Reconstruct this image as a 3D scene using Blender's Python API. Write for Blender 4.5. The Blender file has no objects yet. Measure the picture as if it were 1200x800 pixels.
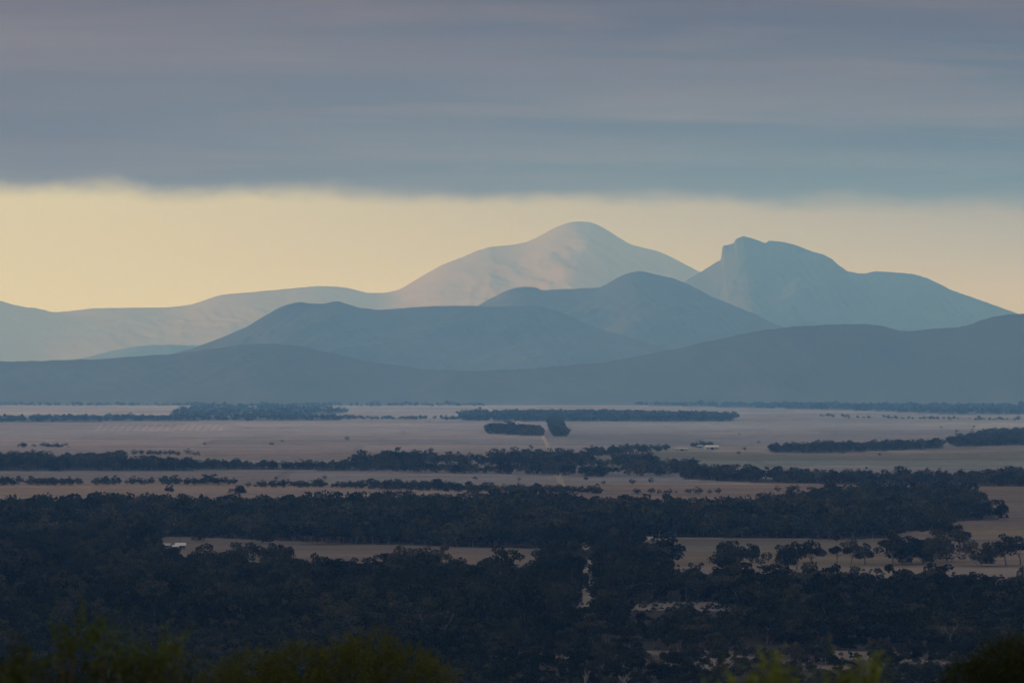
import bpy, math, random
import numpy as np
from mathutils import Vector

R = math.radians
sc = bpy.context.scene
rng = np.random.default_rng(7)
random.seed(7)

# ------------------------------------------------------------------ camera
H = 100.0                 # eye height above the plain, metres
FPX = 600 / math.tan(R(6.0))
cam_d = bpy.data.cameras.new('camera')
cam = bpy.data.objects.new('camera', cam_d)
sc.collection.objects.link(cam)
sc.camera = cam
cam.location = (0, 0, H)
cam.rotation_euler = (R(90) + math.atan(40 / FPX), 0, 0)
cam_d.sensor_width = 36
cam_d.lens = 18 / math.tan(R(6.0))
cam_d.clip_start = 1.0
cam_d.clip_end = 90000
cam_d.dof.use_dof = True
cam_d.dof.focus_distance = 4000
cam_d.dof.aperture_fstop = 6.3

# ------------------------------------------------------------------ render settings
sc.render.engine = 'CYCLES'
sc.view_settings.view_transform = 'Standard'
sc.view_settings.look = 'None'
sc.view_settings.exposure = 0.25
sc.view_settings.gamma = 1.0
sc.cycles.use_denoising = True
sc.cycles.max_bounces = 6
sc.cycles.diffuse_bounces = 2
sc.cycles.volume_bounces = 2
sc.cycles.transparent_max_bounces = 8

# ------------------------------------------------------------------ world: overcast sky with a clear strip above the horizon
SUN_EL, SUN_AZ = 9.0, 298.0          # azimuth clockwise from +Y (north = view direction)
world = bpy.data.worlds.new('World')
sc.world = world
world.use_nodes = True
nt = world.node_tree
for n in list(nt.nodes):
    nt.nodes.remove(n)


def N(tree, typ, **kw):
    n = tree.nodes.new(typ)
    for k, v in kw.items():
        setattr(n, k, v)
    return n


def math_node(tree, op, a, b=None, c=None, clamp=False):
    n = tree.nodes.new('ShaderNodeMath')
    n.operation = op
    n.use_clamp = clamp
    for i, v in enumerate((a, b, c)):
        if v is None:
            continue
        if isinstance(v, (int, float)):
            n.inputs[i].default_value = v
        else:
            tree.links.new(v, n.inputs[i])
    return n.outputs[0]


def mixc(tree, fac, a, b, blend='MIX'):
    n = tree.nodes.new('ShaderNodeMix')
    n.data_type = 'RGBA'
    n.blend_type = blend
    n.clamp_factor = True
    for i, v in ((0, fac), (6, a), (7, b)):
        if isinstance(v, (int, float)):
            n.inputs[i].default_value = v
        elif isinstance(v, tuple):
            n.inputs[i].default_value = (*v, 1.0) if len(v) == 3 else v
        else:
            tree.links.new(v, n.inputs[i])
    return n.outputs[2]


def smooth(tree, v, lo, hi):
    n = tree.nodes.new('ShaderNodeMapRange')
    n.interpolation_type = 'SMOOTHSTEP'
    n.inputs[1].default_value = lo
    n.inputs[2].default_value = hi
    tree.links.new(v, n.inputs[0])
    return n.outputs[0]


def noise(tree, vec, scale, detail=3.0, rough=0.5, distort=0.0):
    n = tree.nodes.new('ShaderNodeTexNoise')
    n.inputs['Scale'].default_value = scale
    n.inputs['Detail'].default_value = detail
    n.inputs['Roughness'].default_value = rough
    n.inputs['Distortion'].default_value = distort
    tree.links.new(vec, n.inputs['Vector'])
    return n.outputs['Fac']


tc = N(nt, 'ShaderNodeTexCoord')
sep = N(nt, 'ShaderNodeSeparateXYZ')
nt.links.new(tc.outputs['Generated'], sep.inputs[0])
dx, dy, dz = sep.outputs
zz = math_node(nt, 'ADD', math_node(nt, 'MAXIMUM', dz, 0.0), 0.02)
comb = N(nt, 'ShaderNodeCombineXYZ')
nt.links.new(math_node(nt, 'MULTIPLY', math_node(nt, 'DIVIDE', dx, zz), 0.62), comb.inputs[0])
nt.links.new(math_node(nt, 'DIVIDE', dy, zz), comb.inputs[1])
streak = noise(nt, comb.outputs[0], 0.62, 5.0, 0.56, 0.7)
streak2 = noise(nt, comb.outputs[0], 1.15, 4.0, 0.6, 0.8)
shift = N(nt, 'ShaderNodeVectorMath', operation='ADD')
nt.links.new(comb.outputs[0], shift.inputs[0])
shift.inputs[1].default_value = (7.3, 3.1, 5.0)
streak3 = noise(nt, shift.outputs[0], 0.9, 4.0, 0.6, 0.9)
CLOUD_DARK = (0.065, 0.050, 0.090)
CLOUD_MID = (0.100, 0.085, 0.125)
CLOUD_MAUVE = (0.225, 0.160, 0.165)
c1 = mixc(nt, smooth(nt, streak, 0.34, 0.58), CLOUD_DARK, CLOUD_MID)
c1 = mixc(nt, math_node(nt, 'MULTIPLY', smooth(nt, streak, 0.46, 0.76), 0.7), c1, CLOUD_MAUVE)
c1 = mixc(nt, math_node(nt, 'MULTIPLY', smooth(nt, streak2, 0.48, 0.75), 0.6), c1, (0.235, 0.175, 0.175))
c1 = mixc(nt, math_node(nt, 'MULTIPLY', smooth(nt, streak3, 0.50, 0.78), 0.4), c1, (0.030, 0.040, 0.110))
c1 = mixc(nt, math_node(nt, 'MULTIPLY', smooth(nt, dx, 0.10, -0.12), 0.35), c1, (0.270, 0.190, 0.180))
# thinner cloud overhead lets more daylight through
c1 = mixc(nt, smooth(nt, dz, 0.0, 0.9), c1, (1.08, 1.15, 1.38))
lr = smooth(nt, dx, -0.14, 0.16)
low_glow = mixc(nt, lr, (1.04, 1.26, 1.20), (0.76, 0.74, 0.68))
top_glow = mixc(nt, lr, (0.98, 1.16, 1.00), (0.36, 0.27, 0.28))
glow = mixc(nt, smooth(nt, dz, 0.012, 0.034), low_glow, top_glow)
edge_vec = N(nt, 'ShaderNodeVectorMath', operation='MULTIPLY')
nt.links.new(tc.outputs['Generated'], edge_vec.inputs[0])
edge_vec.inputs[1].default_value = (42.0, 42.0, 90.0)
edge = math_node(nt, 'ADD', dz, math_node(nt, 'MULTIPLY', dx, 0.0165))
edge = math_node(nt, 'ADD', edge, math_node(nt, 'MULTIPLY',
                 math_node(nt, 'SUBTRACT', noise(nt, edge_vec.outputs[0], 1.0, 5.0, 0.62), 0.5), 0.0072))
cover = smooth(nt, edge, 0.0340, 0.0392)
# away from the bright side of the sky the cloud reaches down to the horizon
behind = smooth(nt, math_node(nt, 'ADD', dy, math_node(nt, 'MULTIPLY', dx, -0.55)), 0.75, -0.1)
cover = math_node(nt, 'MAXIMUM', cover, math_node(nt, 'MULTIPLY', behind, 0.85))
sky_col = mixc(nt, cover, glow, c1)
sky = N(nt, 'ShaderNodeTexSky')
sky.sky_type = 'NISHITA'
sky.sun_disc = False
sky.sun_elevation = R(SUN_EL)
sky.sun_rotation = R(SUN_AZ)
bg_sky = N(nt, 'ShaderNodeBackground')
bg_sky.inputs[1].default_value = 0.05
nt.links.new(sky.outputs[0], bg_sky.inputs[0])
bg_cloud = N(nt, 'ShaderNodeBackground')
CLOUD_STRENGTH = 0.72
bg_cloud.inputs[1].default_value = CLOUD_STRENGTH
nt.links.new(sky_col, bg_cloud.inputs[0])
mixs = N(nt, 'ShaderNodeMixShader')
mixs.inputs[0].default_value = 0.92       # cloud and haze veil in front of the clear sky
nt.links.new(bg_sky.outputs[0], mixs.inputs[1])
nt.links.new(bg_cloud.outputs[0], mixs.inputs[2])
wo = N(nt, 'ShaderNodeOutputWorld')
nt.links.new(mixs.outputs[0], wo.inputs[0])

# ------------------------------------------------------------------ sun
sd = bpy.data.lights.new('sun', 'SUN')
sun = bpy.data.objects.new('sun', sd)
sc.collection.objects.link(sun)
sd.energy = 5.0
sd.angle = R(8)
sd.color = (1.0, 0.78, 0.52)
az, el = R(SUN_AZ), R(SUN_EL)
sdir = Vector((math.sin(az) * math.cos(el), math.cos(az) * math.cos(el), math.sin(el)))
sun.rotation_euler = sdir.to_track_quat('Z', 'Y').to_euler()
sun.location = (-200, 100, 400)

HAZE_DENSITY = 7.0e-5
HAZE_COLOR = (0.158, 0.44, 1.0)


# ------------------------------------------------------------------ helpers
def mat(name, rough=0.9):
    m = bpy.data.materials.new(name)
    m.use_nodes = True
    b = m.node_tree.nodes['Principled BSDF']
    b.inputs['Roughness'].default_value = rough
    b.inputs['Specular IOR Level'].default_value = 0.1
    return m, m.node_tree, b


def mesh_np(name, verts, faces, mats=(), smooth_shade=False, mat_idx=None):
    """faces: (n,k) int array"""
    me = bpy.data.meshes.new(name)
    verts = np.asarray(verts, dtype=np.float32)
    faces = np.asarray(faces, dtype=np.int32)
    me.vertices.add(len(verts))
    me.vertices.foreach_set('co', verts.ravel())
    k = faces.shape[1]
    me.loops.add(faces.size)
    me.loops.foreach_set('vertex_index', faces.ravel())
    me.polygons.add(len(faces))
    me.polygons.foreach_set('loop_start', np.arange(0, faces.size, k, dtype=np.int32))
    if mat_idx is not None:
        me.polygons.foreach_set('material_index', np.asarray(mat_idx, dtype=np.int32))
    if smooth_shade:
        me.polygons.foreach_set('use_smooth', np.ones(len(faces), dtype=bool))
    for m in mats:
        me.materials.append(m)
    me.update(calc_edges=True)
    return me


def link(name, me, parent=None, loc=None, **props):
    o = bpy.data.objects.new(name, me)
    sc.collection.objects.link(o)
    if parent is not None:
        o.parent = parent
    if loc is not None:
        o.location = loc
    for k, v in props.items():
        o[k] = v
    return o


def to_ground(X, Y):
    """point of the plain behind photograph position X, Y (1200 x 800)"""
    d = H * FPX / (np.asarray(Y, dtype=float) - 440.0)
    return (np.asarray(X, dtype=float) - 600.0) / FPX * d, d


def vnoise(x, y, seed=0):
    """vectorised gradient noise, about -1..1"""
    xi = np.floor(x).astype(np.int64)
    yi = np.floor(y).astype(np.int64)
    xf, yf = x - xi, y - yi

    def g(ix, iy, fx, fy):
        h = (ix * 374761393 + iy * 668265263 + seed * 1442695041) & 0xFFFFFFFF
        h = ((h ^ (h >> 13)) * 1274126177) & 0xFFFFFFFF
        a = ((h ^ (h >> 16)) & 0xFFFF) / 65536.0 * 2 * math.pi
        return np.cos(a) * fx + np.sin(a) * fy
    u = xf * xf * xf * (xf * (xf * 6 - 15) + 10)
    v = yf * yf * yf * (yf * (yf * 6 - 15) + 10)
    a = g(xi, yi, xf, yf); b = g(xi + 1, yi, xf - 1, yf)
    c = g(xi, yi + 1, xf, yf - 1); d = g(xi + 1, yi + 1, xf - 1, yf - 1)
    return ((a * (1 - u) + b * u) * (1 - v) + (c * (1 - u) + d * u) * v) * 1.5


def fbm(x, y, octs=4, seed=0, gain=0.5):
    s, amp, tot = 0, 1.0, 0
    for i in range(octs):
        s = s + amp * vnoise(x * 2 ** i, y * 2 ** i, seed + i * 17)
        tot += amp
        amp *= gain
    return s / tot


def ridged(x, y, octs=4, seed=0, gain=0.5):
    s, amp, tot = 0, 1.0, 0
    for i in range(octs):
        s = s + amp * (1 - np.abs(vnoise(x * 2 ** i, y * 2 ** i, seed + i * 13)) * 1.6)
        tot += amp
        amp *= gain
    return s / tot


def inside(px, py, poly):
    res = np.zeros(px.shape, dtype=bool)
    n = len(poly)
    j = n - 1
    for i in range(n):
        xi, yi = poly[i]
        xj, yj = poly[j]
        if yi != yj:
            c = ((yi > py) != (yj > py)) & (px < (xj - xi) * (py - yi) / (yj - yi) + xi)
            res ^= c
        j = i
    return res


# ------------------------------------------------------------------ where the woods stand (outlines of their ground, photograph positions)
L, RR = -420, 1620
WOODS = {
    # name: (polygon, density per m2, height range, prototype set, label)
    'far_left': ([(L, 486), (L, 495), (0, 495), (120, 494), (232, 493), (400, 493), (400, 489.5), (230, 488.5), (120, 490), (0, 490)], 1 / 1300, (6, 11), 'far',
                 'long dark tree belt along the lower edge of the far left paddock'),
    'far_block': ([(216, 478.5), (238, 476.6), (300, 476), (372, 477.4), (396, 480), (410, 482.5), (392, 485), (366, 486), (352, 490.5), (306, 489), (282, 487), (250, 487.4), (240, 490.5), (206, 489), (200, 484)], 1 / 1500, (4, 11), 'far',
                  'large dark scrub block with pale gaps at the mountain foot, left of centre'),
    'far_line_l': ([(L, 473.5), (570, 474.2), (572, 476.5), (208, 476), (L, 475)], 1 / 3600, (6, 13), 'far',
                   'thin dark tree line along the mountain foot on the left half'),
    'far_line_r': ([(676, 473), (760, 475), (860, 477.5), (1000, 481), (1100, 485), (RR, 488), (RR, 479), (1000, 475.5), (900, 474), (760, 473)], 1 / 2000, (8, 15), 'far',
                   'dark scrub band widening to the right along the mountain foot'),
    'hedge_mid': ([(400, 490.5), (545, 491), (545, 492.5), (400, 492)], 1 / 1100, (5, 10), 'far',
                  'thin hedge line between two pale paddocks left of the straight road'),
    'block_road_l': ([(541, 487), (572, 486), (572, 493), (541, 493)], 1 / 500, (10, 16), 'far',
                     'small dark plantation block left of the straight road under the range'),
    'plantation': ([(579, 488), (700, 488), (800, 490), (862, 491.5), (855, 493.5), (700, 493.8), (579, 493.5)], 1 / 450, (15, 18), 'far',
                   'long straight edged plantation right of the straight road, tapering to the right'),
    'grove': ([(571, 504), (600, 504), (634, 506), (634, 511), (600, 509.5), (571, 508)], 1 / 220, (9, 15), 'mid',
              'small oblong dark grove standing alone in the pale paddock'),
    'grove_road': ([(645, 496), (655, 496), (664, 512), (649, 512)], 1 / 240, (9, 16), 'mid',
                   'short dark avenue of trees beside the pale road above the creek'),
    'row_a': ([(15, 522.5), (82, 523), (82, 524.5), (15, 524)], 1 / 380, (3, 7), 'mid',
              'short isolated row of trees in the pale paddock at far left'),
    'row_b': ([(154, 531), (205, 532), (205, 533.5), (154, 533)], 1 / 300, (3, 7), 'mid',
              'broken row of small trees above the left creek wood'),
    'row_c': ([(206, 532), (245, 533), (245, 534.5), (206, 534)], 1 / 500, (3, 7), 'mid',
              'scattered small trees at the right end of a broken row'),
    'wood_l': ([(L, 537), (60, 539), (90, 537), (145, 538), (147, 544), (230, 546), (228, 551), (145, 552), (L, 552)], 1 / 190, (7, 12), 'mid',
               'broad dark wood at far left beyond the narrow paddocks'),
    'creek_l': ([(228, 545.5), (300, 547), (400, 547.5), (470, 549), (500, 552), (440, 552), (300, 550), (228, 550.5)], 1 / 230, (5, 9.5), 'mid',
                'narrow line of creek trees left of the central creek wood'),
    'creek': ([(405, 548), (450, 542), (500, 538), (560, 539), (620, 539), (680, 537), (740, 540), (780, 546), (800, 552), (790, 558), (700, 559), (600, 556), (480, 554)], 1 / 400, (5, 15), 'mid',
              'ragged creek wood with pale gaps in the middle of the plain'),
    'creek_r': ([(690, 530), (740, 527), (782, 526), (782, 529), (740, 533), (690, 536)], 1 / 460, (5, 10), 'mid',
                'loose string of trees running up right from the creek wood'),
    'farm_trees': ([(810, 523), (834, 521.5), (834, 524), (812, 525)], 1 / 320, (4, 7), 'mid',
                   'small dark trees around the white roofed farm shed'),
    'small_clump': ([(796, 545), (815, 545), (815, 548), (796, 547.5)], 1 / 140, (6, 10), 'mid',
                    'compact clump of trees alone in the paddock below the white shed'),
    'belt_r': ([(800, 555), (850, 558), (900, 561), (1000, 563), (1200, 564), (RR, 565), (RR, 570), (1200, 570), (1000, 568), (880, 565), (800, 561)], 1 / 170, (6, 13), 'mid',
               'long belt of rounded trees behind the dark forest on the right'),
    'wood_r': ([(900, 527), (960, 524), (1040, 523), (1105, 520), (1106, 525), (1040, 528), (960, 531), (905, 530)], 1 / 240, (6, 11), 'mid',
               'lens shaped wood in the right paddock'),
    'wood_rr': ([(1110, 518), (1160, 508), (RR, 500), (RR, 520), (1200, 521), (1120, 524)], 1 / 260, (6, 11), 'mid',
                'wedge shaped wood cut off by the right edge'),
    'row_far_r': ([(960, 488), (1200, 492), (1200, 493.5), (960, 490)], 1 / 3000, (4, 9), 'far',
                  'faint dotted row of trees in the far right paddock'),
    'line_l': ([(L, 567), (270, 566.5), (285, 568), (L, 569.5)], 1 / 115, (3, 7), 'mid',
               'thin dark tree line between narrow straw paddocks on the left'),
    'line_c': ([(290, 569), (400, 569.5), (500, 571), (560, 574), (705, 576), (705, 579), (560, 578), (400, 572), (290, 571)], 1 / 130, (3, 7.5), 'mid',
               'thin broken tree line just beyond the dark forest, left of centre'),
    'line_d': ([(740, 577), (850, 578), (850, 579.5), (740, 579.5)], 1 / 320, (3, 6), 'mid',
               'low dotted tree line in front of the right tree belt'),
    'line_e': ([(850, 573), (985, 574), (985, 577), (850, 577)], 1 / 1500, (3, 6), 'mid',
               'few scattered trees on straw ground before the right tree belt'),
    'spots_a': ([(150, 512), (560, 512), (400, 530), (200, 528)], 1 / 160000, (4, 7), 'mid',
                'solitary paddock trees dotted over the wide pale field left of centre'),
    'spots_b': ([(240, 554), (700, 558), (900, 572), (700, 570), (300, 563)], 1 / 30000, (3, 6), 'mid',
                'small scattered paddock trees between the creek wood and the dark forest'),
    'spots_c': ([(840, 500), (1190, 500), (1190, 560), (840, 548)], 1 / 110000, (3, 6), 'mid',
                'solitary bushes dotted over the right hand paddocks'),
    'forest_main': ([(L, 603), (100, 602), (200, 601), (300, 602), (400, 602), (500, 602), (560, 597), (620, 594), (650, 600), (700, 603), (800, 606), (880, 601), (940, 596), (970, 591), (1000, 588), (1040, 585), (1100, 587), (1140, 593), (1165, 603),
                     (1168, 608), (1112, 611), (1108, 622), (1060, 621), (1045, 630), (1000, 631.5), (800, 629.5), (738, 628.5), (722, 636), (640, 643), (560, 641),
                     (380, 635), (300, 632), (240, 629), (186, 628), (160, 640), (L, 640)], 1 / 118, (9, 16), 'mid',
                    'wide dark forest band crossing the whole view below the pale plain'),
    'forest_low': ([(L, 640), (160, 640), (182, 657), (200, 668), (260, 681), (300, 685), (400, 689), (520, 692), (600, 694), (640, 686), (640, 643), (725, 640), (735, 645), (750, 680), (800, 694), (900, 701), (1000, 700), (1100, 702), (1160, 706), (1200, 706), (RR, 706),
                    (RR, 762), (1140, 762), (1080, 756), (900, 754), (620, 754), (600, 764), (L, 764)], 1 / 88, (7, 14), 'near',
                   'dense dark forest filling the low ground below the pale clearings'),
}
# open ground inside the forests
GAPS = [
    [(14, 689), (46, 689), (44, 716), (14, 716)],
    [(678, 640), (704, 640), (707, 752), (675, 752)],
    [(660, 712), (686, 704), (686, 735), (664, 740)],
    [(728, 706), (860, 705), (862, 748), (728, 748)],
    [(1030, 713), (1054, 713), (1054, 740), (1030, 740)],
    [(660, 616), (676, 612), (700, 640), (680, 640)],
]
PALE = [
    [(10, 688), (48, 688), (46, 700), (10, 700)],
    [(684, 640), (697, 640), (700, 735), (680, 735)],
    [(662, 712), (686, 704), (686, 728), (666, 728)],
    [(728, 705), (862, 704), (862, 716), (728, 714)],
    [(1030, 712), (1054, 712), (1054, 721), (1030, 720)],
]
STRIP = [(618, 764), (700, 760), (800, 762), (900, 761), (1000, 762), (1140, 766), (1130, 786), (1000, 784), (860, 786), (760, 780), (640, 784)]


def in_gaps(X, Y):
    r = np.zeros(X.shape, dtype=bool)
    for g in GAPS:
        r |= inside(X, Y, g)
    return r


# ------------------------------------------------------------------ ground
def hill_z(d):
    return np.interp(d, [0, 12, 25, 60, 200, 1000, 1330, 1400], [98.4, 97.9, 97.0, 94.4, 82.0, 15.0, 1.0, 0.0])


def ground_z(x, y):
    d = np.hypot(x, y * np.where(y < 0, 0.5, 1.0))
    z = hill_z(d)
    # behind the camera the hill stays high for a while
    z = z + 0.35 * fbm(x / 420, y / 420, 2, 5) * np.clip((d - 1000) / 1000, 0, 1)
    return z


def build_ground():
    Ys = np.concatenate([np.linspace(446, 472, 14, endpoint=False) * 0 + np.linspace(454.8, 472, 14, endpoint=False),
                         np.arange(472, 800, 1.0)])
    dist = list(H * FPX / (Ys - 440))
    d = dist[-1]
    while d > 8:
        d *= 0.94
        dist.append(d)
    dist = np.array(sorted(set(dist)))
    back = -np.array([0.5, 30, 100, 300, 800, 1500, 3000, 6000])[::-1]
    # columns follow the view's spread, so they stay about three pixels wide
    t = np.concatenate([np.linspace(-1.4, -0.19, 26), np.arange(-0.185, 0.186, 0.00055), np.linspace(0.19, 1.4, 26)])
    rows = []
    for y in back:
        rows.append(np.stack([t * 6000 / 1.4 * 3.0, np.full_like(t, y)], 1))
    for y in dist:
        w = max(y, 5.0)
        xs = np.where(np.abs(t) < 0.187, t * w, np.sign(t) * (0.187 * w + (np.abs(t) - 0.187) / 1.213 * (19500 - 0.187 * w)))
        rows.append(np.stack([xs, np.full_like(t, y)], 1))
    # the rows behind the camera use the same columns stretched out
    for i, y in enumerate(back):
        w = 5.0
        xs = np.where(np.abs(t) < 0.187, t * w, np.sign(t) * (0.187 * w + (np.abs(t) - 0.187) / 1.213 * (19500 - 0.187 * w)))
        rows[i][:, 0] = xs
    P = np.stack(rows)
    nr, ncol = P.shape[:2]
    x, y = P[..., 0], P[..., 1]
    z = ground_z(x, y)
    verts = np.stack([x, y, z], -1).reshape(-1, 3)
    idx = np.arange(nr * ncol).reshape(nr, ncol)
    faces = np.stack([idx[:-1, :-1], idx[:-1, 1:], idx[1:, 1:], idx[1:, :-1]], -1).reshape(-1, 4)
    # land cover
    ys = np.maximum(y, 1.0)
    X = 600 + x / ys * FPX
    Y = 440 + H * FPX / ys
    forest = np.zeros(x.shape)
    for k, (poly, den, hr, st, lab) in WOODS.items():
        if k in ('far_line_l', 'hedge_mid', 'row_a', 'row_b', 'row_c', 'row_far_r', 'line_d', 'line_e', 'creek_r', 'farm_trees', 'spots_a', 'spots_b', 'spots_c', 'line_l', 'line_c'):
            continue
        forest[inside(X, Y, poly)] = 1.0 if k != 'creek' else 0.35
    for g in PALE:
        forest[inside(X, Y, g)] = 0.0
    forest[(Y > 752)] = 1.0
    patch = fbm(x / 26, y / 55, 3, 51)
    in_s = inside(X, Y, STRIP)
    forest[in_s] = np.clip(0.10 - 3.2 * patch[in_s] + np.clip((Y[in_s] - 768) / 14, 0, 1) * 0.8, 0.12, 1.0)
    forest[y < 1] = 1.0
    forest[(Y < 473.2)] = 1.0
    # paddock tones
    col = np.empty(x.shape + (3,))
    col[:] = (0.30, 0.245, 0.205)
    n1 = fbm(x / 900, y / 1500, 3, 3)
    col *= (1 + 0.20 * n1)[..., None]

    def paint(poly, c, k=1.0):
        m = inside(X, Y, poly)
        col[m] = col[m] * (1 - k) + np.array(c) * k
    pink, straw, grey, green, pale = (0.35, 0.255, 0.215), (0.37, 0.30, 0.20), (0.25, 0.225, 0.205), (0.20, 0.215, 0.145), (0.52, 0.45, 0.37)
    paint([(L, 476), (208, 476), (208, 486), (L, 487)], (0.40, 0.31, 0.26))
    paint([(402, 474), (1100, 473), (1100, 490), (402, 490)], (0.34, 0.27, 0.23))
    paint([(870, 478), (1200, 489), (1200, 497), (900, 497)], (0.31, 0.25, 0.2), 0.8)
    paint([(L, 495), (640, 493), (640, 520), (380, 530), (L, 530)], (0.31, 0.24, 0.215), 0.8)
    paint([(150, 496), (520, 494), (500, 506), (200, 512)], pink, 0.5)
    paint([(0, 510), (200, 505), (420, 516), (380, 534), (0, 530)], (0.36, 0.26, 0.21), 0.45)
    paint([(664, 494), (1150, 497), (1110, 516), (905, 524), (780, 518), (664, 530)], (0.27, 0.225, 0.195), 0.8)
    paint([(760, 526), (900, 528), (1000, 534), (1200, 528), (1200, 552), (1000, 545), (860, 548), (760, 540)], green, 0.7)
    paint([(820, 523), (905, 529), (960, 534), (840, 531)], (0.36, 0.27, 0.21), 0.6)
    paint([(900, 547), (1200, 548), (1200, 557), (900, 556)], (0.30, 0.24, 0.19), 0.7)
    paint([(L, 552), (560, 554), (900, 566), (960, 575), (500, 569), (L, 564)], (0.35, 0.27, 0.215), 0.9)
    paint([(L, 568.5), (280, 568), (700, 579), (960, 584), (L, 586)], (0.37, 0.27, 0.21), 0.9)
    paint([(1130, 570), (RR, 570), (RR, 606), (1150, 606)], (0.25, 0.20, 0.155), 0.9)
    paint([(1110, 606), (RR, 604), (RR, 616), (1100, 618)], (0.22, 0.175, 0.15), 0.9)
    paint([(1110, 618), (RR, 613), (RR, 630), (1120, 632)], (0.33, 0.27, 0.165), 0.7)
    paint([(1120, 632), (RR, 630), (RR, 638), (1120, 640)], (0.20, 0.165, 0.14), 0.6)
    paint([(1120, 640), (RR, 638), (RR, 646), (1120, 648)], (0.33, 0.28, 0.16), 0.6)
    paint([(730, 632), (1110, 632), (1110, 645), (730, 645)], (0.21, 0.19, 0.145), 0.8)
    paint([(730, 645), (1110, 645), (1110, 662), (730, 662)], (0.25, 0.205, 0.14), 0.8)
    paint([(728, 629), (760, 628.5), (792, 630), (794, 633), (760, 632), (730, 633)], (0.66, 0.60, 0.52))
    paint([(186, 629), (640, 636), (640, 645), (186, 636)], (0.24, 0.205, 0.17), 0.9)
    paint([(186, 636), (640, 645), (640, 690), (186, 665)], (0.28, 0.225, 0.19), 0.9)
    # stripes of ploughing and crop lines along the far left paddock
    sx = (X - (Y - 495) * -0.9)
    m = (Y > 496) & (Y < 505) & (X > 110) & (X < 260)
    st = (np.abs(((sx / 9.0) % 1.0) - 0.5) < 0.2) & m
    col[st] *= 1.35
    # surveyed paddocks: each keeps its own tone of stubble
    rowi = np.floor((y + 60 * vnoise(x / 2500, y * 0, 70)) / 640.0)
    wid = 380 + 420 * ((rowi * 12.9898) % 1.0)
    coli = np.floor((x + 0.02 * y) / wid + (rowi * 7.31) % 1.0)
    hsh = np.modf(np.abs(np.sin(rowi * 127.1 + coli * 311.7) * 43758.5))[0]
    hs2 = np.modf(np.abs(np.sin(rowi * 269.5 + coli * 183.3) * 24634.6))[0]
    col *= (0.80 + 0.40 * hsh)[..., None]
    col *= 1 + (hs2[..., None] - 0.5) * np.array((0.16, 0.02, -0.14))
    fx = np.abs(((x + 0.02 * y) / wid + (rowi * 7.31) % 1.0) % 1.0 - 0.5) > 0.492
    col[fx & (y < 12000)] *= 0.80
    col *= 1 + (Y > 566)[..., None] * np.array((0.14, 0.02, -0.16))
    fine = fbm(x / 300, y / 70, 4, 11, 0.65)
    col *= (1 + 0.50 * fine)[..., None]
    rows_ = fbm(X / 55, (Y + 0.03 * X) / 0.9, 3, 12, 0.7)
    col *= (1 + 0.30 * rows_ * (Y < 640))[..., None]
    warm = fbm(x / 500, y / 400, 3, 13)
    col *= 1 + warm[..., None] * np.array((0.16, 0.05, -0.10))
    # thin dark fence and drain lines
    for (x0, y0, x1, y1, wd, k) in [(440, 500, 572, 505, .5, .75), (664, 512, 900, 503, .4, .85), (820, 536, 1200, 523, .5, .85), (240, 533, 420, 531, .5, .7),
                                    (0, 503, 400, 500, .4, .88), (0, 515, 300, 512, .5, .9), (900, 500, 1200, 508, .4, .88), (1110, 585, 1200, 588, .8, .82),
                                    (1110, 608, 1200, 607, .7, .7), (1130, 575, 1200, 577, .6, .85), (760, 532, 900, 540, .5, .85)]:
        yy = y0 + (X - x0) / (x1 - x0) * (y1 - y0)
        m = (np.abs(Y - yy) < wd) & (X > x0) & (X < x1)
        col[m] *= k
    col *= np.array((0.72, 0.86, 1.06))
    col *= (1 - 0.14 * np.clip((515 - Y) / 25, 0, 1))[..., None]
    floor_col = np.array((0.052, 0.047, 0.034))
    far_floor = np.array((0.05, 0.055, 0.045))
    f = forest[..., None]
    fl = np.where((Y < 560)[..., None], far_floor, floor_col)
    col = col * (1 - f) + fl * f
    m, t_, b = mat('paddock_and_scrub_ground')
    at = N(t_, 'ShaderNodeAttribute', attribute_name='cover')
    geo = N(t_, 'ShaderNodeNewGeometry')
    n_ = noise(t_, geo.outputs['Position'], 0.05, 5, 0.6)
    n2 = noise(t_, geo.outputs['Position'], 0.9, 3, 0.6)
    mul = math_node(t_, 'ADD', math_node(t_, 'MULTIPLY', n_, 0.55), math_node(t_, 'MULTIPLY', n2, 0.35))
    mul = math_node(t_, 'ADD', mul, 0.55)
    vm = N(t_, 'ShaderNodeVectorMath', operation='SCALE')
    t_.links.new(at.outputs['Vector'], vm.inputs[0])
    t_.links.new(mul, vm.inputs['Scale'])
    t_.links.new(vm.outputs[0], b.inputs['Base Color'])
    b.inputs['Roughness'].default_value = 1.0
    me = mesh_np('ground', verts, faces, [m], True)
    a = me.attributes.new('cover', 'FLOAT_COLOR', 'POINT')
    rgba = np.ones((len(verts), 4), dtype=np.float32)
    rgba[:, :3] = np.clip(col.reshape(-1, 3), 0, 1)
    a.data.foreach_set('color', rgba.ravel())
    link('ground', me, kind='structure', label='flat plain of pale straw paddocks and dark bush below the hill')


build_ground()

# dirt road running straight away to the mountains
m_road, t_, b = mat('pale_gravel')
geo = N(t_, 'ShaderNodeNewGeometry')
t_.links.new(mixc(t_, noise(t_, geo.outputs['Position'], 0.25, 4, 0.6), (0.27, 0.24, 0.20), (0.44, 0.39, 0.33)), b.inputs['Base Color'])


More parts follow.
